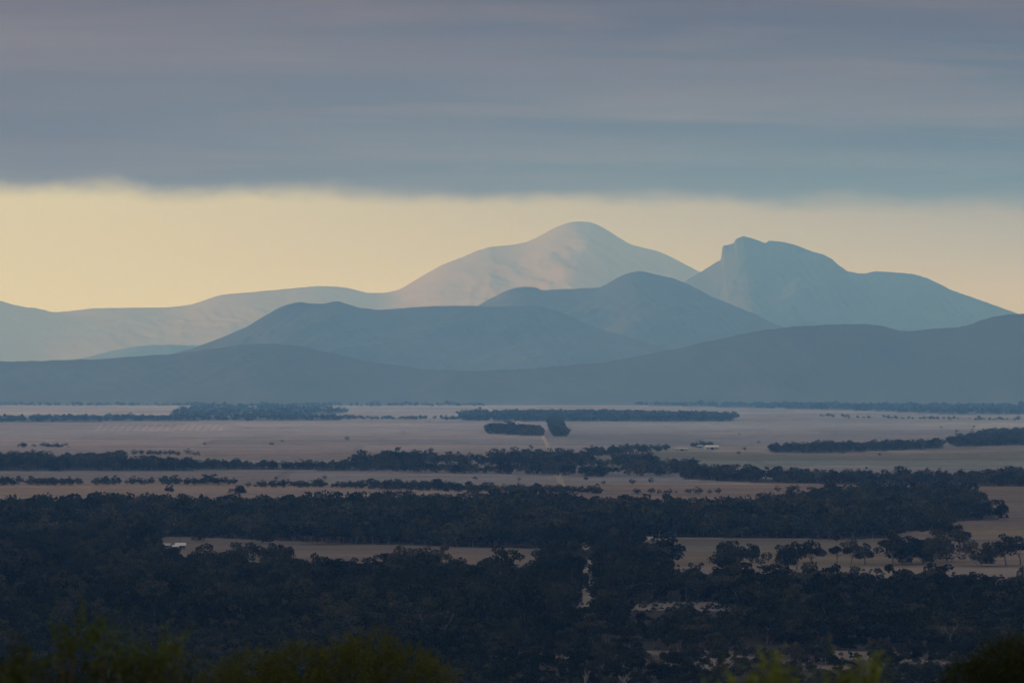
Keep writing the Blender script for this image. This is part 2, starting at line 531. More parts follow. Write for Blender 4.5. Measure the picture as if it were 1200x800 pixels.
def ribbon(name, pts, width, label, lift=0.03):
    P = [to_ground(*p) for p in pts]
    seg = []
    for (a, c) in zip(P[:-1], P[1:]):
        n = max(2, int(math.hypot(c[0] - a[0], c[1] - a[1]) / 60))
        for i in range(n):
            seg.append((a[0] + (c[0] - a[0]) * i / n, a[1] + (c[1] - a[1]) * i / n))
    seg.append(P[-1])
    seg = np.array(seg)
    tan = np.gradient(seg, axis=0)
    tan /= np.linalg.norm(tan, axis=1)[:, None]
    nor = np.stack([-tan[:, 1], tan[:, 0]], 1)
    w = width * (1 + 0.15 * np.sin(np.arange(len(seg)) * 1.7))[:, None] / 2
    a, c = seg + nor * w, seg - nor * w
    V = np.concatenate([a, c])
    # clear of the sheet's facets between its own vertices
    Z = ground_z(V[:, 0], V[:, 1]) + lift + 0.12
    n = len(seg)
    F = np.array([(i, n + i, n + i + 1, i + 1) for i in range(n - 1)])
    link(name, mesh_np(name, np.column_stack([V, Z]), F, [m_road]), kind='structure', label=label)


ribbon('road', [(691, 724), (690, 690), (688, 660), (684, 636), (676, 612), (664, 580), (650, 548), (641, 520), (634, 508), (612, 496), (590, 487), (575, 480), (566, 475.5)], 6,
       'pale gravel road running straight away across the plain')
ribbon('track', [(664, 716), (676, 712), (690, 716), (700, 722)], 7, 'short pale dirt track joining the gravel road in the forest')
ribbon('track', [(1120, 536), (1000, 534), (905, 531), (860, 527), (836, 526)], 6, 'faint dirt track leading to the white roofed farm shed')

# ------------------------------------------------------------------ mountains
def mountain_mat(name, scrub_a, scrub_b, rock):
    m, t, b = mat(name)
    geo = N(t, 'ShaderNodeNewGeometry')
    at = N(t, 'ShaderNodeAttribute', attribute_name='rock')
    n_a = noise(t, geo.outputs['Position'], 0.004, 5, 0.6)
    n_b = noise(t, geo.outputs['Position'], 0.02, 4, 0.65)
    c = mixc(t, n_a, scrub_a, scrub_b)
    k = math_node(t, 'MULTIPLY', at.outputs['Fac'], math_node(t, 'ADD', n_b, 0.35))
    c = mixc(t, smooth(t, k, 0.25, 0.75), c, rock)  # bare rock and the painted sunlit patches share this colour
    t.links.new(c, b.inputs['Base Color'])
    return m


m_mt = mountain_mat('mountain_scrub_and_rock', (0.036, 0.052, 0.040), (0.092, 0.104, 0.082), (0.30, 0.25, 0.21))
m_mt_sunlit = mountain_mat('painted_sunlit_heath', (0.20, 0.165, 0.12), (0.27, 0.225, 0.165), (0.44, 0.34, 0.27))  # paler scrub copy, sunlight put into its colour for the far range


def mountain(dc, prof, front, back, label, spur=0.13, lam=700, skew=0.6, seed=1, xs_step=10.0, sun_patches=(), power=1.25, foot_noise=0.2, crest_noise=1.0, material=None, smooth_m=45.0):
    """dc crest distance; prof = crest positions in the photograph; front/back = slope lengths at full height"""
    pts = np.array(prof, dtype=float)
    px = (pts[:, 0] - 600) / FPX * dc
    pz = H + (440 - pts[:, 1]) / FPX * dc
    x0, x1 = px[0], px[-1]
    lo, hi = max(x0, -0.115 * dc), min(x1, 0.115 * dc)
    xs = np.concatenate([np.arange(x0, lo, 40), np.arange(lo, hi, xs_step), np.arange(hi, x1 + 40, 40)])
    # smooth interpolation through the crest points
    zs = np.interp(xs, px, pz)
    k = max(3, int(26 / xs_step))
    xd = np.arange(x0 - 200, x1 + 200, 5.0)
    zd = np.interp(xd, px, pz)
    sm = int(smooth_m / 5) | 1
    ker = np.hanning(sm + 2)[1:-1]
    ker /= ker.sum()
    zd = np.convolve(np.pad(zd, sm // 2, mode='edge'), ker, 'valid')
    zs = np.interp(xs, xd, zd)
    zs = zs + crest_noise * (2.6 * fbm(xs / 90, xs * 0 + seed, 3, seed) + 1.8 * vnoise(xs / 23, xs * 0 + seed + .5, seed + 3))
    nf, nb = 120, 26
    t = np.concatenate([-(np.linspace(1, 0, nb, endpoint=False)), np.linspace(0, 1, nf) ** 1.15])
    hmax = zs.max()
    XS, T = np.meshgrid(xs, t)
    ZS = np.tile(zs, (len(t), 1))
    sharp = fbm(XS / 1900, XS * 0 + seed * 3.1, 2, seed + 40)
    Wf = front * (0.45 + 0.55 * ZS / hmax) * (1 + foot_noise * sharp)
    dist = np.where(T >= 0, T * Wf, T * back)
    # crest wanders a little in depth
    wander = 120 * fbm(XS / 1500, XS * 0 + 9 + seed, 2, seed + 60)
    yy = dc + wander - dist
    u = np.abs(T)
    kw = 41
    soft = np.convolve(np.pad(zs, kw // 2, mode='edge'), np.hanning(kw + 2)[1:-1] / np.hanning(kw + 2)[1:-1].sum(), 'valid')
    sf = np.clip(u * 12, 0, 1)
    ZS = ZS * (1 - sf) + soft[None, :] * sf
    F = np.where(T >= 0, (1 - u) ** power, (1 - u) ** 1.1)
    # profile widens smoothly down slope, so gullies and spurs fan out
    env = np.clip(u * 5, 0, 1) ** 1.3 * (1 - u) ** 0.6
    r = ridged((XS + skew * dist) / lam, dist / (lam * 2.6) + seed * 7, 4, seed + 5, 0.55)
    r2 = ridged((XS - 0.3 * dist) / (lam * 0.33), dist / (lam * 1.3) + seed, 4, seed + 25, 0.6)
    hgt = ZS * F + ZS * env * (spur * (r - 0.62) + spur * 0.38 * (r2 - 0.6))
    hgt = np.minimum(hgt, ZS * (1 - 0.12 * np.clip(u * 3, 0, 1)))
    hgt = hgt + env * 3 * fbm(XS / 60, dist / 60, 3, seed + 80)
    hgt = np.where(u > 0.999, -3, hgt)
    verts = np.stack([XS, yy, hgt], -1)
    # ends taper into the plain
    fade = np.clip((XS - x0) / 250, 0, 1) * np.clip((x1 - XS) / 250, 0, 1)
    verts[..., 2] = verts[..., 2] * np.clip(fade, 0, 1) - (1 - fade) * 3
    nr, ncol = XS.shape
    idx = np.arange(nr * ncol).reshape(nr, ncol)
    faces = np.stack([idx[:-1, :-1], idx[:-1, 1:], idx[1:, 1:], idx[1:, :-1]], -1).reshape(-1, 4)[:, ::-1]
    me = mesh_np('mountain', verts.reshape(-1, 3), faces, [material or m_mt], True)
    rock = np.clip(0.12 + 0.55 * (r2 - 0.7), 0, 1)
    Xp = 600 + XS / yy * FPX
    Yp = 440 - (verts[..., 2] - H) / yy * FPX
    for (rx, ry, sx, sy, k) in sun_patches:  # sunlit patches painted into the slope through the rock mask
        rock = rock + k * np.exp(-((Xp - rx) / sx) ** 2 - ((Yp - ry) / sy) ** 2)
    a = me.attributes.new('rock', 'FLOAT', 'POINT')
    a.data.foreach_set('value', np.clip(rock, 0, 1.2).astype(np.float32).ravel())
    return link('mountain', me, kind='structure', label=label)


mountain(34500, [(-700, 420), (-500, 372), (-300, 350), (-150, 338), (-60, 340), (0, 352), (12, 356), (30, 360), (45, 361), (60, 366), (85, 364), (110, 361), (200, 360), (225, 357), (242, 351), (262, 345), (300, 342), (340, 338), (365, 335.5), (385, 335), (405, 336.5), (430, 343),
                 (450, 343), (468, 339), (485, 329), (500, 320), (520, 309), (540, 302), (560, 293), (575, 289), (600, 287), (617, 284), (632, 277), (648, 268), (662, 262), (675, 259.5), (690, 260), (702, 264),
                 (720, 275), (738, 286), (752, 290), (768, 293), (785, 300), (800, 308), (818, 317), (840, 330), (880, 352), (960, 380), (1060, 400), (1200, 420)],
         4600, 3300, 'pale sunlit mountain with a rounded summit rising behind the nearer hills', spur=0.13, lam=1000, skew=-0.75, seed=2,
         sun_patches=[(676, 290, 16, 24, 0.5), (705, 315, 30, 12, 0.2), (640, 330, 40, 7, 0.2)], foot_noise=0.35, power=1.1, xs_step=12.0, smooth_m=110.0, material=m_mt_sunlit)
mountain(28000, [(640, 440), (720, 385), (780, 345), (810, 325), (822, 318), (836, 309), (845.5, 304), (846.8, 289), (849, 287), (853, 286.8), (860.5, 284.5), (862.5, 280), (871, 276.5), (880, 278.5), (889, 281.5), (896, 284.5), (898, 284.5), (901, 281.8), (915, 283), (928, 286), (940, 290), (952, 295),
                 (964, 298), (974, 303), (983, 311), (993, 318), (1005, 320), (1015, 320), (1024, 318), (1040, 318.5), (1055, 319.5), (1070, 321), (1085, 325), (1100, 332), (1115, 340), (1130, 345), (1150, 352), (1165, 357.5), (1180, 363), (1195, 368), (1220, 374), (1300, 390), (1500, 420)],
         3000, 2400, 'blue shaded peak with a stepped rock cliff on its left shoulder', spur=0.11, lam=900, skew=0.5, seed=5, xs_step=6.0,
         sun_patches=[(872, 328, 18, 20, 0.12), ], smooth_m=5.0)
mountain(23600, [(480, 420), (540, 372), (562, 357), (572, 351), (582, 346), (592, 341), (602, 337.5), (615, 336), (628, 337), (634, 340), (645, 339.5), (690, 337.5), (703, 337), (713, 332), (724, 325), (736, 320), (746, 317.5), (756, 318.5), (770, 322), (785, 325), (800, 330),
                 (815, 337), (835, 348), (860, 358), (885, 368), (905, 378), (930, 388), (980, 405), (1060, 425), (1150, 437)],
         2300, 1600, 'blue middle hill with a rounded top left of the cliff peak', spur=0.13, lam=700, skew=0.5, seed=8,
         sun_patches=[(590, 347, 26, 9, 0.3)], smooth_m=25.0)
mountain(21500, [(130, 438), (200, 415), (225, 408), (250, 399), (270, 391), (288, 383), (303, 374), (318, 365), (332, 358), (345, 354), (352, 353.3), (360, 355), (375, 356), (388, 353.5), (396, 353), (406, 356), (425, 361), (445, 363), (470, 361), (500, 359), (540, 358), (580, 359.5),
                 (610, 358.5), (632, 358.5), (650, 363), (670, 371), (700, 384), (760, 402), (850, 425), (950, 437)],
         1900, 1400, 'long blue hill with a flat crest in front of the pale mountain', spur=0.2, lam=650, skew=0.5, seed=11)
mountain(29000, [(-500, 440), (-100, 436), (40, 425), (95, 420), (115, 415), (140, 409), (160, 405.5), (180, 404), (205, 404), (240, 405), (300, 410), (400, 430), (480, 438)],
         1500, 1200, 'small low warm toned ridge at the foot of the pale range on the left', spur=0.15, lam=500, skew=0.4, seed=14, sun_patches=[(150, 412, 40, 8, 0.25)])
mountain(17500, [(-900, 430), (-300, 418), (-100, 420), (0, 423.5), (60, 422.5), (115, 420.5), (140, 419), (175, 416.5), (210, 414), (250, 408), (290, 403), (320, 402), (360, 407), (400, 416), (440, 425), (500, 432), (600, 437), (700, 438)],
         1100, 1000, 'dark teal foothill spreading along the left foot of the range', spur=0.12, lam=520, skew=0.3, seed=17)
mountain(17100, [(440, 437), (540, 436), (600, 432.5), (640, 430), (700, 425), (740, 419), (770, 412.5), (800, 407), (840, 398), (870, 391), (900, 385.5), (925, 383), (960, 381), (985, 380), (1010, 379.5), (1030, 381), (1045, 385), (1060, 388), (1075, 387.5), (1095, 385), (1120, 383.5), (1135, 381),
                 (1150, 375), (1165, 371), (1180, 368.5), (1200, 367.5), (1230, 365), (1300, 362), (1450, 375), (1700, 400), (2000, 430)],
         900, 1100, 'darkest blue front ridge rising to the right edge', spur=0.14, lam=560, skew=-0.4, seed=21)

# ------------------------------------------------------------------ tree prototypes
def leaf_mat(name, a, bcol, warm):
    m, t, b = mat(name)
    oi = N(t, 'ShaderNodeObjectInfo')
    geo = N(t, 'ShaderNodeNewGeometry')
    patch = noise(t, geo.outputs['Position'], 0.012, 2, 0.5)
    k = math_node(t, 'ADD', math_node(t, 'MULTIPLY', oi.outputs['Random'], 0.55), math_node(t, 'MULTIPLY', noise(t, geo.outputs['Position'], 0.35, 3, 0.6), 0.45))
    k = math_node(t, 'ADD', k, math_node(t, 'MULTIPLY', math_node(t, 'SUBTRACT', patch, 0.5), 1.4))
    c = mixc(t, smooth(t, k, 0.15, 0.9), a, bcol)
    c = mixc(t, math_node(t, 'MULTIPLY', smooth(t, oi.outputs['Random'], 0.72, 1.0), 0.8), c, warm)
    t.links.new(c, b.inputs['Base Color'])
    return m


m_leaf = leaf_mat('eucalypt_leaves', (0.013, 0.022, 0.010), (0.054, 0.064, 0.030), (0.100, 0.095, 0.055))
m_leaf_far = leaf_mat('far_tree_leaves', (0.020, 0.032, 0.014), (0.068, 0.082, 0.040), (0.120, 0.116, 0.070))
m_bark, t_, b = mat('pale_bark')
geo = N(t_, 'ShaderNodeNewGeometry')
t_.links.new(mixc(t_, noise(t_, geo.outputs['Position'], 1.5, 3, 0.6), (0.13, 0.11, 0.09), (0.36, 0.32, 0.27)), b.inputs['Base Color'])
m_dead, t_, b = mat('bleached_wood')
geo = N(t_, 'ShaderNodeNewGeometry')
t_.links.new(mixc(t_, noise(t_, geo.outputs['Position'], 2.0, 3, 0.6), (0.36, 0.33, 0.29), (0.6, 0.56, 0.5)), b.inputs['Base Color'])


def tube(pts, r0, r1, sides=5):
    pts = np.array(pts, dtype=float)
    n = len(pts)
    V, Fq = [], []
    for i, p in enumerate(pts):
        tdir = pts[min(i + 1, n - 1)] - pts[max(i - 1, 0)]
        tdir /= np.linalg.norm(tdir) + 1e-9
        a = np.cross(tdir, (0.3, 1.0, 0.1))
        a /= np.linalg.norm(a) + 1e-9
        c = np.cross(tdir, a)
        r = r0 + (r1 - r0) * i / (n - 1)
        for k in range(sides):
            th = 2 * math.pi * k / sides
            V.append(p + r * (math.cos(th) * a + math.sin(th) * c))
    for i in range(n - 1):
        for k in range(sides):
            k2 = (k + 1) % sides
            Fq.append((i * sides + k, i * sides + k2, (i + 1) * sides + k2, (i + 1) * sides + k))
    return np.array(V), np.array(Fq)


def join(parts):
    V, Fq, o = [], [], 0
    for v, f in parts:
        V.append(v)
        Fq.append(f + o)
        o += len(v)
    return np.concatenate(V), np.concatenate(Fq)


def leaf_quads(centers, size, r, flat=0.6):
    n = len(centers)
    nrm = r.normal(size=(n, 3))
    nrm[:, 2] = nrm[:, 2] * 1.2 + 0.35
    nrm /= np.linalg.norm(nrm, axis=1)[:, None]
    a = np.cross(nrm, r.normal(size=(n, 3)))
    a /= np.linalg.norm(a, axis=1)[:, None]
    b = np.cross(nrm, a)
    s = size * r.uniform(0.6, 1.4, (n, 1))
    a = a * s
    b = b * s * flat
    V = np.stack([centers - a, centers - b * 0.9 + a * 0.1, centers + a, centers + b], 1).reshape(-1, 3)
    return V, np.arange(4 * n).reshape(n, 4)


def tree_parts(seed, h, spread, clumps, per, leaf, trunk_frac=0.45, flatness=0.55, multi=1):
    """returns (trunk V,F) and (crown V,F); base at origin, height h"""
    r = np.random.default_rng(seed)
    tubes, ends = [], []
    for s in range(multi):
        lean = r.normal(0, 0.035 if multi == 1 else 0.13, 2)
        top = np.array([lean[0] * h, lean[1] * h, h * trunk_frac])
        mid = top * 0.5 + r.normal(0, 0.02 * h, 3) * (1, 1, 0)
        tubes.append(tube([(0, 0, -0.4), mid, top], 0.030 * h / multi ** .5, 0.017 * h / multi ** .5, 6))
        nl = max(3, clumps // (2 * multi))
        for k in range(nl):
            th = 2 * math.pi * (k + r.uniform(-.3, .3)) / nl
            rad = spread * r.uniform(0.35, 0.95)
            hz = h * r.uniform(trunk_frac + 0.14, 0.92) * (1 - 0.20 * rad / spread)
            e = top * (1, 1, 0) + np.array([math.cos(th) * rad, math.sin(th) * rad, hz])
            m = top * 0.45 + e * 0.55 + np.array([0, 0, -0.05 * h])
            tubes.append(tube([top * (1, 1, r.uniform(.75, .98)), m, e], 0.013 * h, 0.004 * h, 4))
            ends.append(e)
            ends.append(m * 0.35 + e * 0.65 + r.normal(0, 0.10 * h, 3))
        ends.append(top + (r.normal(0, .05 * h), r.normal(0, .05 * h), h * (0.9 - trunk_frac)))
    C = []
    for e in ends:
        cr = spread * r.uniform(0.24, 0.50)
        n = int(per * (cr / (spread * 0.36)) ** 2)
        d = r.normal(size=(n, 3))
        d /= np.linalg.norm(d, axis=1)[:, None]
        d *= cr * r.uniform(0.35, 1.0, (n, 1)) ** 0.5
        d[:, 2] *= flatness
        # undersides are thinner
        keep = (d[:, 2] > -0.25 * cr) | (r.random(n) < 0.6)
        p = e + d[keep]
        p[:, 2] = np.clip(p[:, 2], h * 0.12, h * 1.03)
        C.append(p)
    C = np.concatenate(C)
    return join(tubes), leaf_quads(C, leaf, r, 0.6)


def merged(name, tr, cr, mats):
    V, Fq = join([tr, cr])
    mi = np.concatenate([np.zeros(len(tr[1])), np.ones(len(cr[1]))])
    return mesh_np(name, V, Fq, mats, False, mi)


NEAR, MID, FAR = [], [], []
near_specs = [(11, 4.9, 13, 85, .40, .34, .72, 1), (13, 5.2, 15, 85, .42, .36, .66, 1), (9, 4.8, 12, 90, .38, .26, .78, 3), (14, 4.6, 13, 85, .42, .42, .70, 1), (7.5, 4.0, 10, 95, .36, .20, .85, 2),
              (12, 5.8, 14, 80, .42, .38, .58, 1), (10, 3.8, 10, 90, .38, .30, .90, 1)]
for i, (h, s, c, p, lf, tf, fl, mu) in enumerate(near_specs):
    NEAR.append(tree_parts(100 + i, h, s, c, int(p * 1.25), lf, tf, fl, mu))
for i in range(6):
    h, s, c, p, lf, tf, fl, mu = near_specs[i]
    MID.append(tree_parts(200 + i, 10.0, s * 1.1, c, 24, .70, tf * .9, fl, mu))
for i in range(4):
    FAR.append(tree_parts(300 + i, 10.0, 6.5, 8, 12, 1.5, .25, .6, 1))


def proto_collection(name, parts, leafm):
    c = bpy.data.collections.new(name)
    for i, (tr, cr) in enumerate(parts):
        o = bpy.data.objects.new('%s_%02d' % (name, i), merged(name, tr, cr, [m_bark, leafm]))
        c.objects.link(o)
    return c


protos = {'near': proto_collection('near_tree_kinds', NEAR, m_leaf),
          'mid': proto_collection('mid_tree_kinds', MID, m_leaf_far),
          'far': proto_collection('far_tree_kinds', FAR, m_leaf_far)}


def scatter_group(name, coll):
    g = bpy.data.node_groups.new(name, 'GeometryNodeTree')
    g.interface.new_socket(name='Geometry', in_out='INPUT', socket_type='NodeSocketGeometry')
    g.interface.new_socket(name='Geometry', in_out='OUTPUT', socket_type='NodeSocketGeometry')
    gi, go = g.nodes.new('NodeGroupInput'), g.nodes.new('NodeGroupOutput')
    ci = g.nodes.new('GeometryNodeCollectionInfo')
    ci.inputs['Collection'].default_value = coll
    ci.inputs['Separate Children'].default_value = True
    ci.inputs['Reset Children'].default_value = True
    iop = g.nodes.new('GeometryNodeInstanceOnPoints')
    iop.inputs['Pick Instance'].default_value = True

    def attr(nm, typ):
        a = g.nodes.new('GeometryNodeInputNamedAttribute')
        a.data_type = typ
        a.inputs['Name'].default_value = nm
        return a.outputs[0]
    g.links.new(gi.outputs[0], iop.inputs['Points'])
    g.links.new(ci.outputs[0], iop.inputs['Instance'])
    g.links.new(attr('pick', 'INT'), iop.inputs['Instance Index'])
    e2r = g.nodes.new('FunctionNodeEulerToRotation')
    g.links.new(attr('turn', 'FLOAT_VECTOR'), e2r.inputs[0])
    g.links.new(e2r.outputs[0], iop.inputs['Rotation'])
    g.links.new(attr('size', 'FLOAT_VECTOR'), iop.inputs['Scale'])
    g.links.new(iop.outputs[0], go.inputs[0])
    return g


groups = {k: scatter_group('scatter_' + k, c) for k, c in protos.items()}
NK = {'near': len(NEAR), 'mid': len(MID), 'far': len(FAR)}


def sample_poly(poly, density, r):
    P = np.array(poly, dtype=float)
    y0, y1 = P[:, 1].min(), P[:, 1].max()
    X0, X1 = P[:, 0].min(), P[:, 0].max()
    dn, df = H * FPX / (y1 - 440), H * FPX / (y0 - 440)
    # uniform over the ground: wedge between the two view angles
    area = 0.5 * (X1 - X0) / FPX * (df ** 2 - dn ** 2)
    n = int(area * density)
    d = np.sqrt(r.uniform(dn ** 2, df ** 2, n))
    X = r.uniform(X0, X1, n)
    Y = 440 + H * FPX / d
    k = inside(X, Y, poly)
    X, Y, d = X[k], Y[k], d[k]
    return (X - 600) / FPX * d, d, X, Y


def scatter(name, x, y, hgt, kind, label, r, base_h=10.0, category='woodland'):
    n = len(x)
    me = bpy.data.meshes.new(name)
    me.vertices.add(n)
    co = np.stack([x, y, ground_z(x, y) - 0.1], 1).astype(np.float32)
    me.vertices.foreach_set('co', co.ravel())
    s = (hgt / base_h)
    wide = s * r.uniform(0.85, 1.2, n)
    size = np.stack([wide, wide, s], 1).astype(np.float32)
    turn = np.stack([np.zeros(n), np.zeros(n), r.uniform(0, 6.28, n)], 1).astype(np.float32)
    pick = r.integers(0, NK[kind], n).astype(np.int32)
    a = me.attributes.new('pick', 'INT', 'POINT'); a.data.foreach_set('value', pick)
    a = me.attributes.new('turn', 'FLOAT_VECTOR', 'POINT'); a.data.foreach_set('vector', turn.ravel())
    a = me.attributes.new('size', 'FLOAT_VECTOR', 'POINT'); a.data.foreach_set('vector', size.ravel())
    o = link(name, me, kind='stuff', label=label, category=category)
    md = o.modifiers.new('scatter', 'NODES')
    md.node_group = groups[kind]
    return o


total = 0
for key, (poly, den, (h0, h1), kind, label) in WOODS.items():
    r = np.random.default_rng(abs(hash(key)) % 1000 if False else sum(map(ord, key)))
    x, y, X, Y = sample_poly(poly, den, r)
    k = ~in_gaps(X, Y)
    if key.startswith(('line', 'hedge', 'far_line', 'far_b', 'creek_l')):
        k &= fbm(x / 90, y / 600, 2, 35) > (-0.75 if key in ('line_l', 'line_c', 'creek_l') else -0.3)
    if key in ('wood_l', 'wood_r', 'wood_rr', 'far_left', 'far_block', 'far_line_r', 'plantation'):
        k &= fbm(x / 70, y / 500, 2, 37) > (-0.3 if key in ('wood_l', 'far_block') else -0.42)
    if key in ('creek', 'belt_r', 'creek_r'):
        k &= fbm(x / 140, y / 420, 2, 31) > (-0.22 if key == 'creek' else -0.4)
    if key == 'forest_main':
        # a few thin places near the far right tip where the trees stand singly
        k &= ~((X > 1150) & (r.random(len(X)) < 0.5))
    x, y, X, Y = x[k], y[k], X[k], Y[k]
    # taller stands and lower stands
    v = fbm(x / 110, y / 200, 2, 77)
    hgt = (h0 + h1) / 2 + (h1 - h0) * (0.55 * v + 0.30 * r.normal(size=len(x)))
    hgt = np.clip(hgt, h0 * 0.7, h1 * 1.25)
    nm = 'forest' if key.startswith('forest') else ('tree_line' if key.startswith(('line', 'row', 'hedge', 'far_line', 'creek', 'spots')) else 'woodland')
    scatter(nm, x, y, hgt, kind, label, r, category={'forest': 'forest', 'tree_line': 'tree line', 'woodland': 'woodland'}[nm])
    total += len(x)
print('instances', total)

# ------------------------------------------------------------------ single trees
near_meshes = [(mesh_np('tree_trunk', *tr, [m_bark]), mesh_np('tree_crown', *cr, [m_leaf])) for tr, cr in NEAR]
# heights of the prototypes
near_h = [s[0] for s in near_specs]


def place_tree(x, y, h, kind, rot, label, group=None, widen=1.0, name='eucalypt_tree', leafm=None):
    if group and group.startswith('single') and kind in (3, 5) and len(label) % 3:
        kind = {3: 1, 5: 2}[kind]
    e = link(name, None, None, (x, y, float(ground_z(np.array(x), np.array(y)))), label=label, category='tree')
    if group:
        e['group'] = group
    e.rotation_euler = (0, 0, rot)
    s = h / near_h[kind]
    e.scale = (s * widen, s * widen, s)
    e.empty_display_size = 1.0
    t, c = near_meshes[kind]
    link('trunk', t, e)
    link('crown', c, e)
    return e


LONE = [
    # X, Y of the foot, height m, kind, widen, label
    (856, 668, 12.0, 5, 1.25, 'leftmost standing tree of the right clearing, twin stemmed with a see through flat crown'),
    (881, 667, 11.5, 0, 1.0, 'slim tree right of the leftmost twin stemmed tree in the right clearing'),
    (918, 668, 10.5, 2, 1.1, 'low rounded tree at the left end of the dense group in the right clearing'),
    (934, 667, 12.0, 1, 1.2, 'broad dark tree in the middle of the dense group in the right clearing'),
    (953, 666, 12.5, 3, 1.1, 'tallest tree at the right end of the dense group in the right clearing'),
    (979, 664, 13.5, 3, 1.0, 'tall bare stemmed tree right of the dense group in the clearing'),
    (997, 663, 12.0, 1, 1.0, 'round headed tree beside the tall bare stemmed one in the clearing'),
    (1014, 661, 9.5, 6, 1.25, 'small round lone tree between pale gaps in the clearing'),
    (1047, 662, 14.5, 3, 1.15, 'tall dark double topped tree in the middle of the right clearing'),
    (1057, 661, 11.5, 2, 1.1, 'tree tucked against the right side of the tall double topped one'),
    (1068, 660, 12.5, 0, 1.1, 'tree with a notched crown, third of the run right of the clearing middle'),
    (1082, 660, 10.0, 4, 1.3, 'low bushy tree closing the run of trees in the clearing'),
    (1098, 662, 12.0, 1, 1.2, 'heavy crowned tree just left of the dark leaning tree'),
    (1112, 658, 14.0, 5, 1.2, 'large spreading tree standing over the pale track at right'),
    (1124, 646, 13.0, 3, 0.9, 'thin leaning tree with a dark tuft above the spreading tree'),
    (1148, 663, 10.0, 5, 1.3, 'umbrella shaped tree at the right end of the run in the clearing'),
    (1159, 664, 7.5, 6, 0.9, 'small tree hanging off the umbrella shaped one'),
    (1179, 663, 14.0, 3, 1.15, 'tall tree with a bare stem near the right edge'),
    (1196, 662, 13.0, 1, 1.2, 'dense tree cut by the right edge of the clearing'),
    (1168, 609, 13.5, 5, 1.0, 'open crowned tree leaning out at the right tip of the dark forest band'),
    (1100, 628, 10.0, 2, 1.3, 'low dark tree standing just below the forest band at right'),
    (1110, 628, 8.0, 4, 1.1, 'short bushy tree right of the low dark one below the forest band'),
    (1120, 621, 3.2, 4, 1.4, 'tiny bush alone on the straw slope at right'),
    (1143, 598, 13.5, 1, 1.3, 'domed tree topping the right shoulder of the dark forest band'),
    (748, 662, 13.0, 1, 1.3, 'broad tree left of the pale clearing, beside the gravel road'),
    (776, 663, 12.5, 5, 1.3, 'spreading tree with a flat top overlapping the pale clearing corner'),
    (762, 666, 10.0, 2, 1.2, 'rounded tree between the broad and the flat topped tree'),
    (287, 667, 11.0, 2, 1.2, 'round tree standing up against the left clearing'),
    (320, 667, 11.5, 0, 1.2, 'second round tree standing up against the left clearing'),
    (330, 668, 11.0, 6, 1.2, 'tree touching the second round tree at the left clearing'),
    (468, 674, 12.5, 1, 1.15, 'taller tree breaking the lower edge of the left clearing'),
    (496, 675, 12.5, 0, 1.3, 'wide tree next to the taller one below the left clearing'),
    (446, 674, 8.5, 4, 1.2, 'small tree left of the taller one below the left clearing'),
    (540, 675, 8.0, 6, 1.2, 'small tree near the right end of the left clearing'),
    (211, 634, 9.0, 0, 1.0, 'single tree on the upper edge of the left clearing above the white roofs'),
    (238, 634, 9.0, 2, 1.3, 'low double tree on the upper edge of the left clearing'),
    (277, 635, 10.5, 1, 1.5, 'wide tree with a shaded foot on the upper edge of the left clearing'),
    (307, 636, 9.5, 5, 1.4, 'flat tree right of the wide one on the clearing edge'),
    (198, 579, 9.0, 6, 1.2, 'lone round tree silhouetted on the narrow straw paddock'),
    (280, 580, 8.0, 2, 1.4, 'lone bush shaped tree on the narrow paddock left of centre'),
]
for i, (X, Y, h, k, wd, lab) in enumerate(LONE):
    x, y = to_ground(X, Y)
    place_tree(float(x), float(y), h * (1.22 if Y > 640 else 1.0), k, i * 1.37, lab, 'single trees around the clearings', wd)

# trunks standing at the forest edge above the left clearing
ORD = 'first second third fourth fifth sixth seventh eighth ninth tenth eleventh twelfth thirteenth fourteenth fifteenth sixteenth seventeenth'.split()
for i, X in enumerate(list(range(362, 404, 5)) + list(range(412, 456, 6))):
    x, y = to_ground(X + random.uniform(-1.5, 1.5), 637 + X * 0.001 + random.uniform(-.8, .8))
    place_tree(float(x), float(y), random.uniform(9.5, 12.5), random.choice([0, 1, 3]), random.uniform(0, 6),
               ORD[i] + ' from the left of the bare stemmed trees edging the left clearing', 'row of trees above the left clearing', 1.1)

# nearest forest trees in view, sparser round the pale ground at the foot of the picture
r = np.random.default_rng(55)
poly_n = [(L, 764), (600, 764), (640, 758), (900, 757), (1140, 764), (RR, 764), (RR, 836), (L, 836)]
x, y, X, Y = sample_poly(poly_n, 1 / 95, r)
insp = inside(X, Y, STRIP)
keep = (~insp & (r.random(len(X)) < np.where(X > 600, 0.75, 0.9))) | (insp & (r.random(len(X)) < np.where(Y < 775, 0.16, 0.40)))
